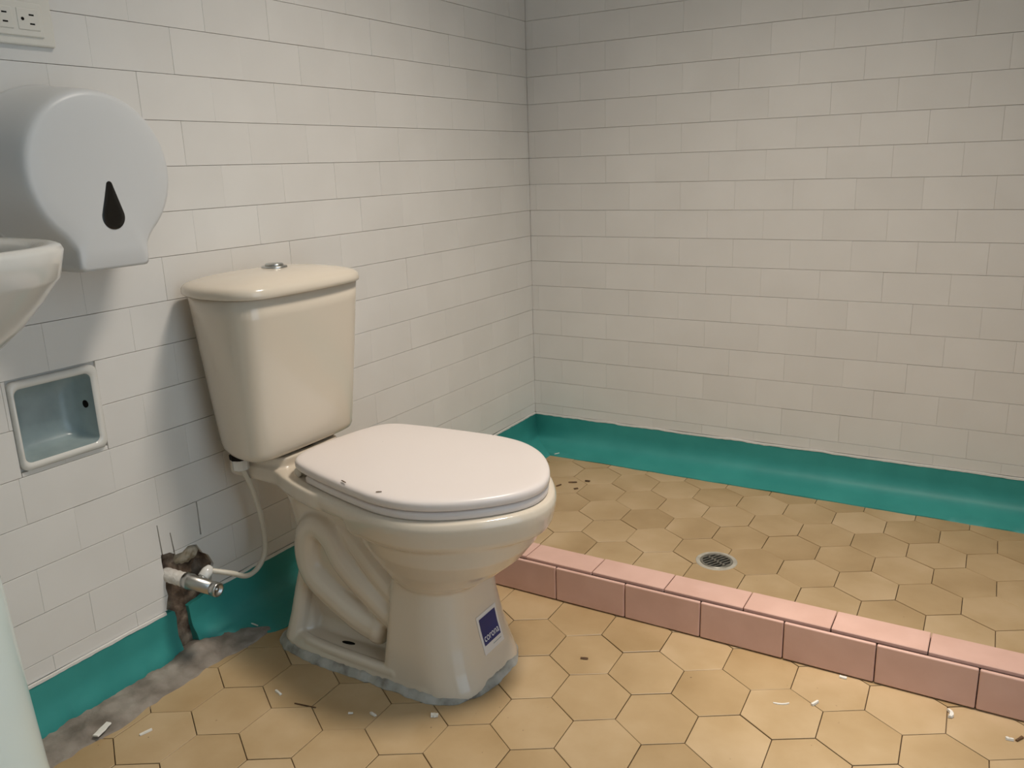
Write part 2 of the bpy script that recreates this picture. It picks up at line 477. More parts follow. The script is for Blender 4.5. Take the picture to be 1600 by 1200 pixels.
# --- skirting painted teal, coved into the floor
def cove(profile, rail, name, jag_fn=None):
    """profile [(distance from wall, z)] swept along rail [(point on wall line, inward normal-ish offset dir)]"""
    rings = []
    for s, (p, d, wm) in enumerate(rail):
        ring = []
        for q, (w, z) in enumerate(profile):
            if wm is not None: w = min(w, wm + (0.0004*q if w > wm else 0))
            v = Vector((p[0]+d[0]*w, p[1]+d[1]*w, z))
            k = 0.0012*noise.noise(v*28)
            v += Vector((d[0]*k, d[1]*k, 0.0012*noise.noise(v*31+Vector((5, 0, 0))) if 0 < q < len(profile)-2 else 0))
            if q == 1 or q == 0: v.z += 0.0022*noise.noise(Vector((v.x*13, v.y*13, 2.2)))
            if q == len(profile)-2 or q == len(profile)-1:
                j = 0.006*noise.noise(Vector((v.x*17, v.y*17, 7.7)))
                v += Vector((d[0]*j, d[1]*j, 0))
            ring.append(v)
        rings.append(ring)
    return loft(rings, True)
PROF = [(-0.006, SKT), (0.0035, SKT), (0.0045, 0.080), (0.005, 0.060), (0.007, 0.044), (0.014, 0.028), (0.027, 0.0165), (0.048, 0.0095), (0.080, 0.005), (0.112, 0.0022), (0.113, -0.003), (-0.006, -0.003)]
def sharpen(o, ang=0.9):
    bm = bmesh.new(); bm.from_mesh(o.data)
    for e in bm.edges:
        if len(e.link_faces) == 2 and e.calc_face_angle(0) > ang: e.smooth = False
    bm.to_mesh(o.data); bm.free()
rail = [((RX - 0.003 - i*0.02, 0.0), (0, -1), None) for i in range(int((RX-0.12)/0.02))] + [((0.0, 0.0), (1, -1), None)]
skirt = tag(link('baseboard_back', mesh('baseboard_back', *cove(PROF, rail, 'a')), TEAL, None, True), kind='structure')
rail = [((0.0, 0.0), (1, -1), None)]
y = -0.12
while y > FY + 0.01:
    if y > -1.245: rail.append(((0.0, y), (1, 0), None)); y -= 0.02
    else:
        t = min(1, max(0, (-1.245-y)/0.10))
        wm = 0.114*(1-t) + 0.0155*t + t*(0.006*noise.noise(Vector((1, y*23, 5))) + 0.003*noise.noise(Vector((1, y*80, 5)))) + 0.008*noise.noise(Vector((1, y*40, 6)))*4*t*(1-t)
        rail.append(((0.0, y), (1, 0), wm)); y -= 0.006
bl = tag(link('baseboard_left', mesh('baseboard_left', *cove(PROF, rail, 'b')), TEAL, None, True), kind='structure')
sharpen(skirt, 1.0)
cut(bl, chase_cut); sharpen(bl, 1.0)
bpy.data.objects.remove(chase_cut)
# white paint drips along the top of the skirting
def paint_line(pts, nrm, name, parent):
    rings = []
    for i, p in enumerate(pts):
        p = Vector(p); h = 0.0018 + 0.0016*noise.noise(p*60); t = 0.0022*noise.noise(Vector((p.x*13, p.y*13, 2.2)))
        off = Vector((nrm[0], nrm[1], 0))
        rings.append([p + off*0.001 + Vector((0, 0, t+0.0036)), p + off*0.0046 + Vector((0, 0, t+0.0030)), p + off*0.0048 + Vector((0, 0, t-h)), p + off*0.001 + Vector((0, 0, t-h))])
    return link(name, mesh(name, *loft(rings)), WALL, parent)
paint_line([(0, -0.005-i*0.008, SKT) for i in range(162)], (1, 0), 'paint_edge', skirt)
paint_line([(0.005+i*0.008, 0, SKT) for i in range(220)], (0, -1), 'paint_edge', skirt)
paint_line([(0, -1.42-i*0.008, SKT) for i in range(165)], (1, 0), 'paint_edge', bl)

# raw concrete strip where the cove broke away
ny, nx = 190, 22; vs = []; fs = []
for j in range(ny+1):
    y = -1.262 - 0.90*j/ny
    wmax = 0.094 + 0.012*noise.noise(Vector((2, y*11, 1))) + 0.005*noise.noise(Vector((2, y*45, 1)))
    if y > -1.33: wmax -= 0.0; 
    for i in range(nx+1):
        t = i/nx
        x0 = 0.0 if y < -1.33 else 0.095*min(1, (y+1.33)/0.07)
        x = x0 + (max(wmax, x0+0.004)-x0)*t
        z = 0.0105*(1-t**2.2) + 0.0035*noise.noise(Vector((x*45, y*45, 2))) + 0.0016*noise.noise(Vector((x*150, y*150, 2)))
        if x < 0.03: z += 0.003*noise.noise(Vector((x*60, y*30, 8)))
        # loose rubble below the chase
        r = Vector((x-0.03, y+1.39)).length
        z += 0.012*max(0, 1-r/0.045)
        z = max(z, 0.0012)
        if i == nx: z = -0.004
        vs.append((x, y, z))
for j in range(ny):
    for i in range(nx):
        a = j*(nx+1)+i; fs.append((a, a+1, a+nx+2, a+nx+1))
link('concrete_strip', mesh('concrete_strip', vs, fs), CONC, floor, True)

# ------------------------------------------------------------------ pink tiled kerb
curb = empty('shower_kerb', (0.9, -0.858, 0))
tag(curb, 'low pink tiled kerb between the shower floor and the toilet area', 'kerb')
def cpart(name, ext, mat, bev=0.0, seg=1):
    e = [ext[0]-0.9, ext[1]-0.9, ext[2]+0.858, ext[3]+0.858, ext[4], ext[5]]
    me = mesh(name, *box(*e))
    if bev: bevel_mesh(me, bev, seg)
    return link(name, me, mat, curb)
cpart('mortar_core', (0.006, RX, -0.8885, -0.8235, -0.002, 0.0640), CURBCORE)
def edges_from(anchor, pitch):
    j = anchor - pitch*math.floor(anchor/pitch); e = [0.006]
    while j < RX:
        if j > 0.02: e.append(j)
        j += pitch
    return e + [RX]
ed = edges_from(0.5430, 0.1535)
for a, b in zip(ed[:-1], ed[1:]):
    cpart('front_tile', (a+.0008, b-.0008, -0.8955, -0.888, 0.002, 0.0738+random.uniform(-.0006, .0006)), PINK, 0.0022, 2)
    cpart('rear_tile', (a+.0008, b-.0008, -0.824, -0.8185, 0.0015, 0.0725), PINK, 0.0015, 1)
ed = edges_from(0.4665, 0.1536)
for a, b in zip(ed[:-1], ed[1:]):
    dy = random.uniform(-.0010, .0010)
    cpart('top_tile', (a+.0008, b-.0008, -0.8838+dy, -0.8185+dy, 0.0705, 0.0785+random.uniform(-.0005, .0005)), PINK, 0.0012, 1)

# ------------------------------------------------------------------ floor drain
dr = empty('floor_drain', (DRAIN.x, DRAIN.y, 0))
tag(dr, 'round slotted metal drain set in the shower floor', 'drain')
link('cup', mesh('cup', *loft([[Vector((r*math.cos(t*math.pi/18), r*math.sin(t*math.pi/18), z)) for t in range(36)] for r, z in [(0.0458, -0.004), (0.0458, -0.05), (0.001, -0.05)]], True, False, True)), DARK, dr)
def ring(r0, r1, z0, z1):
    prof = [(r1, z0), (r1, z1-0.001), (r1-0.0012, z1), (r0+0.0008, z1), (r0, z1-0.001), (r0, z0)]
    rs = [[Vector((r*math.cos(t*math.pi/24), r*math.sin(t*math.pi/24), z)) for t in range(48)] for r, z in prof]
    return loft(rs + [rs[0]], True, False, False)
link('cement_collar', mesh('cement_collar', *ring(0.036, 0.0462, -0.012, 0.0008)), CEMRING, dr, False)
link('rim_ring', mesh('rim_ring', *ring(0.0305, 0.0365, -0.008, 0.0020)), STEEL, dr, False)
def drain_piece(name, x0, x1, y0, y1, ang=math.radians(58)):
    vs_, fs_ = box(x0, x1, y0, y1, -0.0025, 0.0012)
    me = mesh(name, vs_, fs_); o = link(name, me, STEEL, dr); o.rotation_euler = (0, 0, ang); return o
drain_piece('cross_bar', -0.0028, 0.0028, -0.0305, 0.0305)
for i in range(-3, 4):
    yy = i*0.0092; hw = math.sqrt(max(0, 0.0312**2 - yy*yy))
    drain_piece('grate_bar', -hw, hw, yy-0.0013, yy+0.0013)

# ------------------------------------------------------------------ toilet
Y0 = -1.178; TX = 0.35
toilet = empty('toilet', (TX, Y0, 0))
tag(toilet, 'biscuit coloured two-piece toilet with white closed lid against tiled wall', 'toilet')
def T(vs): return [(v[0]-TX, v[1], v[2]) for v in vs]
def tpart(name, geo, mat, parent=toilet, smooth=True):
    return link(name, mesh(name, T(geo[0]), geo[1]), mat, parent, smooth)
def rotp(poly, deg, c=(0.22, 0.028)):
    a = math.radians(deg); s, k = math.sin(a), math.cos(a)
    return [Vector((c[0]+(p.x-c[0])*k-(p.y-c[1])*s, c[1]+(p.x-c[0])*s+(p.y-c[1])*k)) for p in poly]
def at_z(poly, z): return [Vector((p.x, p.y, z)) for p in poly]
def scale_to(poly, f, c): return [Vector((c[0]+(p.x-c[0])*f, c[1]+(p.y-c[1])*f)) for p in poly]

LIDH = [(.207, 0), (.209, .05), (.216, .092), (.232, .120), (.258, .134), (.31, .147), (.37, .158), (.43, .167), (.48, .1715), (.53, .166), (.575, .147), (.615, .116), (.65, .075), (.672, .036), (.679, 0)]
LID = [p + Vector((0, 0.028)) for p in half_outline(LIDH, 112)]
SEAT_ROT, RIM_ROT = -5.5, -5.2
RIM = rotp(LID, RIM_ROT)

# bowl body: overlapping solids fused into one skin
body = []
body.append(loft([at_z(grow(RIM, d), z) for d, z in [(-.003, .3545), (.006, .351), (.0095, .342), (.0085, .330), (.003, .321), (-.012, .317)]]))
low = [p for p in grow(RIM, .0080)]
low = clip_poly(low, Vector((-1, 0)), -0.385); low = resample(low, 96)
body.append(loft([at_z(grow(low, d), z) for d, z in [(-.004, .335), (0, .328), (-.004, .310), (-.009, .301), (-.018, .296)]]))
def egg(x0, x1, b, n=72, pw=2.15):
    cx, a = (x0+x1)/2, (x1-x0)/2; out = []
    for i in range(n):
        t = 2*math.pi*i/n; c, s = math.cos(t), math.sin(t)
        out.append(Vector((cx + a*math.copysign(abs(c)**(2/pw), c), b*math.copysign(abs(s)**(2/pw), s))))
    return out
body.append(loft([at_z(rotp(egg(x0, x1, b), -3.0, (.45, 0)), z) for x0, x1, b, z in [(.30, .662, .155, .315), (.315, .656, .152, .295), (.335, .644, .145, .265), (.36, .620, .131, .235), (.38, .588, .113, .208), (.395, .556, .096, .188), (.41, .53, .08, .165)]]))
# pedestal front
def ped(x0, x1, hw, rad):
    pts = []
    for (cx, cy, a0) in [(x1-rad, hw-rad, 0), (x0+.012, hw-.012, 90), (x0+.012, -hw+.012, 180), (x1-rad, -hw+rad, 270)]:
        r = rad if cx > (x0+x1)/2 else .012
        for s in range(9):
            t = math.radians(a0 + 90*s/8); pts.append(Vector((cx + r*math.cos(t), cy + r*math.sin(t))))
    # slight bow of the front face
    for p in pts:
        if p.x > x1-rad: p.x += 0.010*(1-(p.y/hw)**2)
    return resample(pts, 72)
body.append(loft([at_z(ped(x0, x1, hw, r), z) for x0, x1, hw, r, z in [(.40, .570, .1155, .062, 0), (.40, .567, .1150, .062, .012), (.403, .556, .1120, .060, .04), (.408, .543, .107, .058, .085), (.412, .534, .1015, .055, .13), (.415, .530, .097, .052, .17), (.42, .528, .094, .05, .21), (.43, .53, .085, .05, .25)]]))
# foot plate
def foot(x0, x1, hw):
    return half_outline([(x0, 0), (x0, hw*.55), (x0+.015, hw*.8), (x0+.05, hw*.95), (x0+.12, hw), (x1-.12, hw), (x1-.07, hw), (x1-.028, hw*.8), (x1-.006, hw*.42), (x1, 0)], 96)
body.append(loft([at_z(foot(.130, .578, .1165), 0), at_z(foot(.132, .575, .1155), .014), at_z(foot(.136, .570, .110), .024), at_z(foot(.142, .565, .102), .029)]))
# raised edge of foot plate
for s in (-1, 1):
    body.append(tube([(x, s*v, .024) for x, v in [(.175, .088), (.22, .100), (.28, .1045), (.35, .1055), (.43, .106)]], .0105, 10))
# rear stem and web
def web(x0, x1, hw): return half_outline([(x0, 0), (x0, hw*.7), (x0+.015, hw), (x1-.015, hw), (x1, hw*.7), (x1, 0)], 56)
body.append(loft([at_z(web(x0, x1, hw), z) for x0, x1, hw, z in [(.165, .44, .070, .01), (.178, .43, .050, .05), (.190, .43, .060, .10), (.192, .43, .077, .15), (.190, .43, .079, .24), (.178, .42, .080, .29), (.160, .40, .086, .335)]]))
body.append(loft([at_z(web(x0, x1, hw), z) for x0, x1, hw, z in [(.160, .208, .094, .008), (.170, .206, .084, .05), (.180, .206, .074, .10), (.186, .214, .066, .15)]]))
# trapway bulging from both flanks
path = catmull([(.450, .088), (.400, .122), (.348, .160), (.304, .200), (.282, .238), (.254, .257), (.227, .240), (.217, .196), (.230, .154), (.278, .120), (.330, .092), (.368, .080), (.388, .075)], 6)
for s in (-1, 1):
    n = len(path)
    body.append(tube([(p[0], s*(.062 + .010*math.sin(math.pi*i/(n-1))), p[1]) for i, p in enumerate(path)], [(.0315 + .0020*math.cos(7*i/n))*(1 if i < n-7 else (1-((i-n+7)/6.6)**2.4)**.5 + .05) for i in range(n)], 16))
    body.append(tube([(x, s*v, z) for x, v, z in [(.300, .058, .268), (.335, .062, .238), (.372, .063, .200), (.410, .062, .163), (.450, .060, .128)]], [.026, .029, .030, .030, .028], 14))
    # rear foot rib
    body.append(tube([(.192, s*.060, .155), (.186, s*.070, .11), (.180, s*.080, .06), (.172, s*.090, .012)], [.016, .017, .018, .020], 10))
# deck behind the seat and the ledge that carries the tank
body.append(loft([at_z(half_outline(h, 80), z) for h, z in [
    ([(.03, 0), (.03, .068), (.045, .079), (.145, .082), (.20, .104), (.26, .126), (.32, .138), (.34, .10), (.345, 0)], .320),
    ([(.028, 0), (.028, .07), (.043, .082), (.143, .086), (.20, .108), (.26, .130), (.32, .142), (.34, .10), (.345, 0)], .328),
    ([(.028, 0), (.028, .07), (.043, .082), (.143, .086), (.20, .108), (.26, .130), (.32, .142), (.34, .10), (.345, 0)], .348),
    ([(.031, 0), (.031, .067), (.046, .079), (.146, .083), (.20, .105), (.26, .127), (.32, .139), (.34, .10), (.345, 0)], .3525)]]))
body.append(loft([at_z(half_outline([(.03, 0), (.03, .06), (.045, .075), (.14, .080), (.168, .074), (.176, .05), (.178, 0)], 64), z) for z in (.34, .372)]))
bo = link('bowl', mesh('bowl', *merge(*[(T(v), f) for v, f in body])), BISCUIT)
rm = bo.modifiers.new('fuse', 'REMESH'); rm.mode = 'VOXEL'; rm.voxel_size = 0.0027
sm = bo.modifiers.new('soften', 'SMOOTH'); sm.factor = 0.5; sm.iterations = 4
bpy.context.view_layer.update()
me = evaluated(bo); bo.modifiers.clear(); bo.data = me
me.materials.clear(); me.materials.append(BISCUIT)
me.polygons.foreach_set('use_smooth', [True]*len(me.polygons))
bo.parent = toilet
bvh = BVHTree.FromPolygons([v.co.copy() for v in me.vertices], [tuple(p.vertices) for p in me.polygons])

# seat ring and lid
SEATO = rotp(LID, SEAT_ROT)
c0 = (0.45, -0.01)
hole = rotp([p + Vector((0, .028)) for p in half_outline([(.30, 0), (.31, .06), (.35, .095), (.45, .112), (.52, .105), (.58, .075), (.605, .04), (.612, 0)], 112)], SEAT_ROT)
SEATC = resample(clip_poly(grow(SEATO, 0), Vector((-1, 0)), -0.262), 112)
k0 = min(range(112), key=lambda i: (SEATC[i]-Vector((.262, .026))).length)
SEATC = SEATC[k0:] + SEATC[:k0]
if area2(SEATC)*area2(hole) < 0: SEATC = [SEATC[0]] + SEATC[:0:-1]
srt = [at_z(grow(SEATC, d), z) for d, z in [(-.012, .3545), (-.0035, .3555), (-.002, .358), (-.002, .3655), (-.004, .368), (-.012, .3690)]]
seat_rear = 0.238
ro = srt
seat = tpart('seat', loft(ro + [at_z(hole, .3690), at_z(hole, .3545), ro[0]], True, False, False), SEATM)
lid_rings = [at_z(grow(SEATO, d), z) for d, z in [(-.022, .3698), (-.006, .3700), (-.0015, .3712), (.0, .3735), (.0, .3815), (-.0012, .3845), (-.004, .3868), (-.009, .3882), (-.016, .3890)]]
base_o = grow(SEATO, -.016)
for f, z in [(.86, .3897), (.65, .3905), (.4, .3911), (.18, .3914), (.03, .3915)]:
    lid_rings.append(at_z(scale_to(base_o, f, (0.45, 0.004)), z))
lid = tpart('seat_lid', loft(lid_rings), SEATM)
lid['label'] = 'off-white closed plastic lid'
for s in (-1, 1):
    hc = rotp([Vector((.250, .028+s*.108))], SEAT_ROT)[0]
    h = tpart('hinge', lathe([(-.017, .0075), (-.0165, .0085), (.0165, .0085), (.017, .0075)], (hc.x-.008, hc.y, .3635), (0, 1, 0), 20), BISCUIT)
    tpart('hinge_post', lathe([(-.014, .010), (.002, .010), (.004, .008)], (hc.x-.008, hc.y, .3635), (0, 0, 1), 18), BISCUIT, h)

# tank
TB = half_outline([(.034, 0), (.034, .086), (.048, .106), (.09, .126), (.130, .1345), (.158, .131), (.174, .114), (.180, .078), (.182, 0)], 112)
TT = half_outline([(.026, 0), (.026, .110), (.042, .132), (.09, .151), (.140, .1555), (.178, .149), (.202, .128), (.212, .083), (.216, 0)], 112)
tr = [at_z(grow(TB, -.030), .3735), at_z(grow(TB, -.014), .3755), at_z(grow(TB, -.005), .3805), at_z(grow(TB, -.001), .388)]
for i in range(9):
    t = i/8; tt = t**0.92
    tr.append(at_z([a.lerp(b, tt) for a, b in zip(TB, TT)], .396 + (.6745-.396)*t))
tank = tpart('tank', loft(tr), BISCUIT)
TL = half_outline([(.016, 0), (.016, .112), (.032, .136), (.086, .1555), (.140, .1590), (.181, .1520), (.2080, .130), (.2195, .085), (.224, 0)], 112)
lr = [at_z(grow(TL, d), z) for d, z in [(-.010, .6755), (-.002, .6757), (.0, .6770), (.0008, .6825), (.0, .6880), (-.003, .6925), (-.009, .6968)]]
tb = grow(TL, -.009)
for f, z in [(.90, .7010), (.78, .7050), (.62, .7088), (.42, .7118), (.2, .7132), (.03, .7136)]:
    lr.append(at_z(scale_to(tb, f, (0.118, 0)), z))
tlid = tpart('tank_lid', loft(lr), BISCUIT)
btn = tpart('flush_button', lathe([(-.004, .0235), (.0015, .0235), (.0032, .0222), (.0036, .019)], (.122, 0.0, .7128), (0, 0, 1), 40), CHROME)
tpart('button_half', lathe([(0, .0165), (.0034, .0165), (.0048, .0145), (.0055, .004)], (.122, 0.0, .7156), (0, 0, 1), 32), CHROME, btn)
# gasket between tank and bowl, inlet shank and nut under the tank
tpart('gasket', loft([at_z(egg(.05, .165, .055, 40), z) for z in (.366, .380)]), DARK)
tpart('inlet_nut', lathe([(-.026, .0135), (-.025, .0150), (-.006, .0155), (-.005, .0105), (.012, .0105)], (.085, -1.277-Y0, .372), (0, 0, 1), 10), WHITEC, smooth=False)
tpart('lock_nut', lathe([(-.005, .018), (-.0045, .019), (.004, .019), (.0045, .018)], (.085, -1.277-Y0, .372), (0, 0, 1), 8), DARK, smooth=False)

# sealant bead round the foot
fo = foot(.130, .578, .1165)
fo = resample(fo, 220)
rings = []
for i, p in enumerate(fo):
    t = (fo[(i+1) % 220] - fo[i-1]).normalized(); nr = Vector((t.y, -t.x))
    if (p - Vector((.35, 0))).dot(nr) < 0: nr = -nr
    q = Vector((p.x*30, p.y*30, 3)); w = .0085 + .0035*noise.noise(q) + .0022*noise.noise(q*3.1); h = .0105 + .0035*noise.noise(q*1.7+Vector((4, 0, 0))) + .002*noise.noise(q*4)
    rings.append([Vector((p.x+nr.x*d, p.y+nr.y*d, z)) for d, z in [(-.006, -.001), (-.006, h*.9), (-.001, h*1.08), (w*.45, h*.78), (w*.85, h*.42), (w*1.15, .0012), (w*1.2, -.001)]])
rings.append(rings[0])
tpart('sealant_bead', loft(rings, True, False, False), SEAL)
# bolt slot in the foot plate
hit = bvh.ray_cast(Vector((.2973-TX, -1.2567-Y0, .2)), Vector((0, 0, -1)))
for s in (-1, 1):
    zz = .0300
    tpart('bolt_slot', loft([at_z(rotp([Vector((.297, s*.0787)) + Vector((.014*math.cos(k*math.pi/10), .0042*math.sin(k*math.pi/10))) for k in range(20)], s*-8, (.297, s*.0787)), z) for z in (.020, zz)]), DARK)

# sticker on the front of the pedestal
def wrap(y, z, off):
    h = bvh.ray_cast(Vector((0.6, y, z)), Vector((-1, 0, 0)))
    return Vector((h[0].x + off, y, z)) if h[0] is not None else Vector((.2, y, z))
def sticker_piece(name, y0, y1, z0, z1, off, mat, parent, n=14):
    vs, fs = [], []
    for j in range(n+1):
        for i in range(n+1):
            vs.append(wrap(y0+(y1-y0)*i/n, z0+(z1-z0)*j/n, off))
    for j in range(n):
        for i in range(n):
            a = j*(n+1)+i; fs.append((a, a+1, a+n+2, a+n+1))
    for j in range(n+1):
        for i in range(n+1):
            vs.append(wrap(y0+(y1-y0)*i/n, z0+(z1-z0)*j/n, off-0.0003))
    return link(name, mesh(name, vs, fs), mat, parent, True)
SY0, SY1, SZ0, SZ1 = -1.197-Y0, -1.134-Y0, 0.047, 0.116
stk = sticker_piece('sticker', SY0, SY1, SZ0, SZ1, .0007, PAPER, toilet)
stk['label'] = 'white bordered square blue maker sticker'
sticker_piece('blue_field', SY0+.006, SY1-.005, SZ0+.0145, SZ1-.0065, .0011, BLUE, stk)
sticker_piece('print_line', SY0+.030, SY1-.007, SZ0+.0075, SZ0+.0088, .0011, NICHEC, stk)
fc = bpy.data.curves.new('lettering', 'FONT'); fc.body = 'corona'; fc.size = 1.0; fc.align_x = 'CENTER'
fo_ = bpy.data.objects.new('lettering_tmp', fc); COL.objects.link(fo_)
bpy.context.view_layer.update()
tm = evaluated(fo_); bpy.data.objects.remove(fo_)
xs = [v.co.x for v in tm.vertices]; x0_, x1_ = min(xs), max(xs)
tw = 0.046; sc = tw/(x1_-x0_); ymid = (SY0+SY1)/2 + .0005
for v in tm.vertices:
    v.co = wrap(ymid + (v.co.x-(x0_+x1_)/2)*sc, SZ0+.0205 + v.co.y*sc*1.15, .0015)
link('lettering', tm, INKW, stk)

# ------------------------------------------------------------------ water valve and hose
valve = empty('stop_valve', (0.0, -1.40, 0.163))
tag(valve, 'chrome stop valve on a taped pipe stub sticking out of the broken wall', 'valve')
vo = Vector((0.0, -1.40, 0.163)); p0 = Vector((-0.012, -1.401, 0.1645)); p1 = Vector((0.118, -1.3865, 0.1565)); ax = (p1-p0).normalized()
def vpart(name, geo, mat, parent=valve): return link(name, mesh(name, [Vector(v)-vo for v in geo[0]], geo[1]), mat, parent, True)
prof = [(0, .0125)]
for i in range(12): prof.append((.005+i*.0045, .0132 + .0007*math.sin(i*2.3)))
vpart('taped_pipe', lathe(prof, p0, ax, 24), TAPE)
body_v = vpart('valve_body', lathe([(.052, .0120), (.0525, .0152), (.066, .0152), (.068, .0136), (.118, .0124)], p0, ax, 32), CHROME)
vpart('handle', lathe([(.117, .0122), (.1175, .0134), (.129, .0134), (.1305, .0124), (.1306, .0092), (.125, .0088), (.125, .004), (.1285, .0035), (.129, .0005)], p0, ax, 28), CHROME)
out_o = p0 + ax*.083
side = (Vector((0.0, 0.75, 0.45)) - ax*ax.dot(Vector((0, 0.75, 0.45)))).normalized()
vpart('outlet', lathe([(0, .0085), (.020, .0085), (.0205, .0078)], out_o, side, 20), CHROME)
hs = out_o + side*.018
hose = empty('supply_hose', tuple(hs))
tag(hose, 'thin cream water hose looping from the chrome valve up to the tank', 'hose')
def hpart(name, geo, mat): return link(name, mesh(name, [Vector(v)-hs for v in geo[0]], geo[1]), mat, hose, True)
hpart('coupling_nut', lathe([(-.004, .0100), (-.0035, .0108), (.010, .0108), (.018, .0072), (.020, .0058)], hs, side, 12), WHITEC)
hp = catmull([hs+side*.012, (.092, -1.335, .160), (.088, -1.300, .137), (.082, -1.268, .134), (.080, -1.244, .152), (.080, -1.236, .185), (.081, -1.240, .235), (.083, -1.254, .295), (.085, -1.268, .330), (.085, -1.277, .356)], 8)
hpart('tube', tube(hp, .0049, 12), HOSE)

# ------------------------------------------------------------------ recessed paper holder
ny0, ny1, nz0, nz1 = NICHE
nc = Vector((0, (ny0+ny1)/2, (nz0+nz1)/2))
nich = empty('recessed_holder', tuple(nc))
tag(nich, 'square grey-blue ceramic niche with white rim set into the wall tiles', 'niche')
def rrect(hw, hh, r, x, oy=0.0, n=6):
    pts = []
    for cx, cy, a0 in [(hw-r, hh-r, 0), (-hw+r, hh-r, 90), (-hw+r, -hh+r, 180), (hw-r, -hh+r, 270)]:
        for s in range(n+1):
            t = math.radians(a0+90*s/n); pts.append(Vector((x, oy+cx+r*math.cos(t), cy+r*math.sin(t))))
    return pts
W_, H_ = (ny1-ny0)/2, (nz1-nz0)/2
link('rim', mesh('rim', *loft([rrect(W_, H_, .012, -.006), rrect(W_, H_, .012, .003), rrect(W_-.002, H_-.002, .012, .0058), rrect(W_-.0055, H_-.006, .011, .0072, -.0015), rrect(W_-.0085, H_-.0100, .010, .0066, -.003), rrect(W_-.0105, H_-.0120, .010, .0040, -.003)], True, False, False)), WHITEC, nich, True)
link('basin', mesh('basin', *loft([rrect(W_-.0105, H_-.0120, .010, .0040, -.003), rrect(W_-.012, H_-.0135, .011, -.004, -.003), rrect(W_-.017, H_-.017, .014, -.032, -.002), rrect(W_-.026, H_-.025, .016, -.046), rrect(W_-.045, H_-.042, .014, -.050)], True, False, True)), NICHEC, nich, True)
link('roller_socket', mesh('roller_socket', *lathe([(-.003, .0065), (.001, .0065), (.0012, .005)], (-.016, W_-.0168, .004), (0, -1, 0), 18)), DARK, nich)

# ------------------------------------------------------------------ paper dispenser
dc = Vector((0, -1.497, 0.8895))
disp = empty('paper_dispenser', tuple(dc))
tag(disp, 'large round white jumbo roll dispenser with black teardrop window', 'dispenser')
def drum(R, hwid, bot, x, n=64):
    """circle with a square chute below"""
    pts = []
    a1 = math.asin(min(.98, (hwid*1.28)/R))
    N_ = 54
    for i in range(N_+1):
        t = -math.pi/2 + a1 + (2*math.pi-2*a1)*i/N_
        pts.append(Vector((R*math.cos(t), R*math.sin(t))))
    l = pts[-1]
    chute = [Vector((l.x*0.90, l.y-.010)), Vector((-hwid*1.02, l.y-.022)), Vector((-hwid, bot+.004)), Vector((-hwid+.004, bot)), Vector((hwid-.004, bot)), Vector((hwid, bot+.004)), Vector((hwid*1.02, l.y-.022)), Vector((-l.x*0.90, l.y-.010))]
    full = resample(pts + chute, 128)
    return [Vector((x, p.x, p.y)) for p in full]
BOT = -0.1405
rg = [drum(.129, .066, BOT-.001, 0.0), drum(.130, .066, BOT-.001, .012), drum(.1285, .065, BOT-.001, .0135), drum(.1275, .065, BOT, .016), drum(.1235, .0605, BOT, .06), drum(.1185, .058, BOT, .105), drum(.1165, .0575, BOT, .118), drum(.1145, .0570, BOT+.0005, .1245), drum(.1115, .0560, BOT+.0015, .1285), drum(.106, .053, BOT+.005, .1305)]
fr = rg[-1]
for f, x in [(.8, .1322), (.55, .1334), (.28, .1340), (.04, .1342)]:
    rg.append([Vector((x, p.y*f, (p.z)*f)) for p in fr])
link('cover', mesh('cover', *loft(rg)), PLAST, disp, True)
tear = []
rb, rt, hh_ = .0185, .0052, .0480        # teardrop: big circle below, small circle above
tilt = math.asin((rb-rt)/hh_)
for i in range(25):
    t = math.pi + (-tilt) + (math.pi + 2*tilt)*i/24; tear.append(Vector((rb*math.cos(t), rb*math.sin(t))))
for i in range(13):
    t = tilt + (math.pi - 2*tilt)*i/12; tear.append(Vector((rt*math.cos(t), hh_ + rt*math.sin(t))))
tc_ = Vector((0.0035, -.0640))
def tz(x, k): return [Vector((x, tc_.x + p.x*k, tc_.y + p.y*k)) for p in tear]
link('viewing_window', mesh('viewing_window', *loft([tz(.1300, 1), tz(.1338, 1), tz(.1342, .96), tz(.1343, .6)])), BLACK, disp, True)

# ------------------------------------------------------------------ power outlet
oc = Vector((0, -1.5185, 1.110))
outl = empty('power_outlet', tuple(oc))
tag(outl, 'cream double power outlet plate mounted sideways high on the tiled wall', 'outlet')
link('wall_plate', bbox_mesh('wall_plate', (-.0005, .0065, -.0590, .0590, -.0355, .0355), .0025, 2), PLATEM, outl)
link('face_plate', bbox_mesh('face_plate', (.0050, .0095, -.0420, .0420, -.0235, .0235), .0015, 2), PLATEM, outl)
for s in (-1, 1):
    cy = s*.0198
    sock = link('socket', bbox_mesh('socket', (.0080, .0108, cy-.0165, cy+.0165, -.0150, .0150), .0030, 2), PLATEM, outl)
    for dz in (-.0062, .0062):
        link('slot', mesh('slot', *box(.0100, .0110, cy+.0010, cy+.0085, dz-.0011, dz+.0011)), DARK, sock)
    link('ground_hole', mesh('ground_hole', *lathe([(0, .0024), (.0012, .0024)], (.0099, cy-.0090, 0), (1, 0, 0), 14)), DARK, sock)

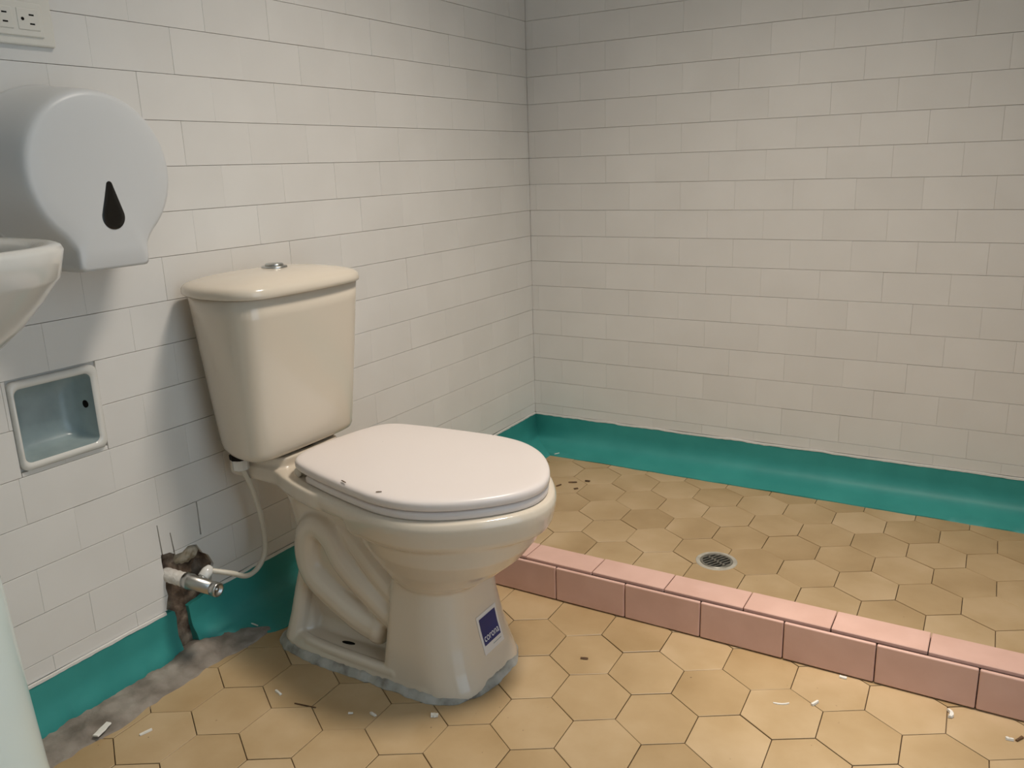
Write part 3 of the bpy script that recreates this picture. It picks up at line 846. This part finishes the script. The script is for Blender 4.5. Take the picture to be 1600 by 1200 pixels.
# ------------------------------------------------------------------ wash basin on pedestal
bc = Vector((0.0, -1.872, 0.0))
basin = empty('wash_basin', (0.0, bc.y-0.018, 0.60))
tag(basin, 'white wall-hung wash basin beside the paper dispenser, cut off by the photo edge', 'basin')
bo_ = [(.002, 0), (.002, .19), (.02, .212), (.10, .224), (.20, .2265), (.29, .212), (.36, .170), (.40, .105), (.415, 0)]
BO = half_outline(bo_, 96)
BI = half_outline([(.09, 0), (.095, .10), (.12, .16), (.18, .188), (.25, .188), (.31, .165), (.36, .115), (.382, .06), (.388, 0)], 96)
def bz(poly, z, f=1.0, c=(.17, 0)): return [Vector((c[0]+(p.x-c[0])*f, c[1]+(p.y-c[1])*f, z-.60)) for p in poly]
br = [bz(BO, .640, .34, (.15, 0)), bz(BO, .655, .46, (.15, 0)), bz(BO, .685, .66, (.14, 0)), bz(BO, .715, .80, (.12, 0)), bz(BO, .745, .90, (.10, 0)), bz(BO, .768, .965, (.06, 0)), bz(BO, .772, .975, (.06, 0)), bz(BO, .790, .990, (.03, 0)), bz(BO, .803, 1.0, (.0, 0)), bz(grow(BO, -.0025), .8085), bz(grow(BO, -.009), .8110), bz(grow(BO, -.018), .8105)]
br += [bz(BI, .806), bz(BI, .797, .985, (.24, 0)), bz(BI, .76, .92, (.24, 0)), bz(BI, .715, .76, (.24, 0)), bz(BI, .69, .45, (.24, 0)), bz(BI, .684, .12, (.24, 0))]
link('bowl', mesh('bowl', *loft(br)), WHITEC, basin, True)
link('drain_ring', mesh('drain_ring', *lathe([(0, .020), (.004, .021), (.005, .019), (.0035, .012)], (.24, 0, .684-.60), (0, 0, 1), 24)), CHROME, basin, True)
link('tap_body', mesh('tap_body', *lathe([(0, .024), (.006, .024), (.010, .016), (.055, .014), (.060, .011), (.062, .002)], (.055, 0, .8095-.60), (0, 0, 1), 24)), CHROME, basin, True)
link('tap_spout', mesh('tap_spout', *tube(catmull([(.055, 0, .236), (.085, 0, .256), (.125, 0, .256), (.145, 0, .238)], 6), .009, 14)), CHROME, basin, True)
ped_o = empty('basin_pedestal', (0.165, bc.y, 0))
tag(ped_o, 'pale aqua ceramic basin pedestal at the bottom corner beside the bare concrete strip', 'pedestal')
PE = half_outline([(-.09, 0), (-.088, .07), (-.06, .095), (0, .104), (.05, .092), (.085, .055), (.098, 0)], 72)
def pz(z, f): return [Vector((p.x*f, p.y*f, z)) for p in PE]
link('column', mesh('column', *loft([pz(0, 1.14), pz(.03, 1.13), pz(.10, 1.07), pz(.22, 1.02), pz(.36, .98), pz(.50, .93), pz(.60, .90), pz(.6385, .86)])), AQUAC, ped_o, True)
link('foot_rim', mesh('foot_rim', *loft([pz(0, 1.19), pz(.012, 1.19), pz(.020, 1.15)])), AQUAC, ped_o, True)

# ------------------------------------------------------------------ ceiling lamp
lamp = empty('ceiling_lamp', (LAMP.x, LAMP.y, CZ))
tag(lamp, 'round recessed ceiling downlight above the toilet and kerb', 'lamp')
link('trim_ring', mesh('trim_ring', *lathe([(-.002, .115), (.006, .115), (.009, .110), (.009, .097), (.003, .094)], (0, 0, 0), (0, 0, -1), 48)), HOUSING, lamp, True)
link('diffuser', mesh('diffuser', *lathe([(.001, .095), (.0045, .094), (.005, .002)], (0, 0, 0), (0, 0, -1), 48)), GLOW, lamp, True)

# ------------------------------------------------------------------ litter on floor, cove and lid
def litter(name, label, cat, x, y, z, L, W, T_, ang, mat, group=None, bend=0.0):
    n = 5; rings = []
    r = random.Random(int(abs(x*1e4)+abs(y*1e3)))
    for i in range(n):
        t = i/(n-1)-.5
        w = W*(1-.5*abs(t)**1.5)*r.uniform(.8, 1.15)/2; b = bend*(4*t*t)
        rings.append([Vector((t*L, b-w, 0)), Vector((t*L, b+w, 0)), Vector((t*L, b+w*.8, T_*r.uniform(.7, 1))), Vector((t*L, b-w*.8, T_*r.uniform(.7, 1)))])
    o = link(name, mesh(name, *loft(rings)), mat)
    o.location = (x, y, z); o.rotation_euler = (0, 0, math.radians(ang))
    tag(o, label, cat, group)
    return o
Wt = 'white plaster litter'
litter('plaster_chip', 'white plaster sliver on the floor tiles between concrete strip and toilet foot', 'chip', .2602, -1.402, .0004, .018, .005, .003, -15, CHIP, Wt)
litter('plaster_chip', 'white plaster stick lying beside the bare concrete strip', 'chip', .1449, -1.5832, .0004, .020, .005, .003, 75, CHIP, Wt)
litter('plaster_chip', 'white plaster stick just in front of the toilet foot flank', 'chip', .4469, -1.3701, .0004, .014, .005, .003, -10, CHIP, Wt)
litter('plaster_chip', 'stubby white plaster lump touching the front corner of the toilet foot', 'chip', .540, -1.3242, .0004, .012, .009, .005, 30, CHIP, Wt)
litter('plaster_chip', 'white plaster stick near the kerb with a thin curled peel beside it', 'chip', 1.0815, -.9997, .0004, .016, .005, .004, 65, CHIP, Wt)
litter('paint_peel', 'thin curled white peel on the tile before the kerb', 'chip', 1.0339, -1.027, .0004, .026, .0025, .002, 25, CHIP, Wt, .003)
litter('plaster_chip', 'curved white plaster chip close to the kerb, the largest one there', 'chip', 1.2791, -.9264, .0004, .020, .007, .005, 100, CHIP, Wt, .004)
litter('plaster_chip', 'small white chip tucked against the foot of the kerb', 'chip', 1.1095, -.9030, .0004, .012, .005, .003, 0, CHIP, Wt)
litter('plaster_chip', 'flat pale plaster flake lying on the bare concrete strip', 'chip', .0841, -1.6192, .0080, .034, .012, .003, 110, CHIP, Wt)
litter('plaster_chip', 'white sliver on the teal cove in the shower corner', 'chip', .1281, -.0978, .0035, .018, .003, .002, 60, CHIP, Wt)
litter('plaster_chip', 'white sliver on the teal cove beside the toilet foot', 'chip', .0600, -1.270, .0085, .018, .003, .002, 0, CHIP, Wt)
litter('plaster_chip', 'tiny white crumb on the floor tile next to the dry twig', 'chip', .4112, -1.3853, .0004, .008, .004, .002, 35, CHIP, Wt)
litter('plaster_chip', 'white and rusty chip at the foot of the kerb, farthest from the toilet', 'chip', 1.3600, -.9520, .0004, .011, .006, .004, 10, CHIP, Wt)
litter('twig', 'thin brown twig on the floor tiles in front of the toilet', 'twig', .3281, -1.4063, .0004, .042, .0022, .0018, 12, WOODY)
litter('twig', 'rusty brown splinter beside the white chip at the kerb foot', 'twig', 1.3730, -.9440, .0004, .016, .005, .003, 60, WOODY)
Lf = 'dry leaf scraps in the shower'
for x, y, L, W, a, lb in [(.2774, -.2855, .024, .006, 30, 'long dark leaf scrap on the shower floor behind the seat lid'), (.2526, -.3247, .018, .005, 70, 'slanted dark leaf scrap on the shower floor nearest the seat lid'), (.3107, -.2584, .014, .009, 10, 'curled dark leaf scrap on the shower floor nearest the teal cove'), (.307, -.3249, .012, .008, 50, 'stubby dark leaf scrap on the shower floor, front one of the cluster')]:
    litter('leaf_scrap', lb, 'leaf scrap', x, y, .0004, L, W, .0025, a, WOODY, Lf)
litter('leaf_scrap', 'small dark smudge of dirt on the hexagonal tile beside the toilet', 'dirt', .6869, -1.0585, .0004, .014, .007, .0012, 20, WOODY)
Lg = 'dark crumbs on the seat lid'
for x, y, L, a, lb in [(.3852, -1.3255, .014, -20, 'dark thread on the seat lid near its rounded side edge'), (.4663, -1.3347, .009, 35, 'reddish brown crumb on the seat lid close to the front edge'), (.3584, -1.2276, .010, -5, 'faint brown thread in the middle of the seat lid'), (.3163, -1.1368, .006, 0, 'tiny dark speck on the seat lid nearest the tank')]:
    litter('crumb', lb, 'crumb', x, y, .3895, L, .0018, .0012, a, WOODY, Lg)
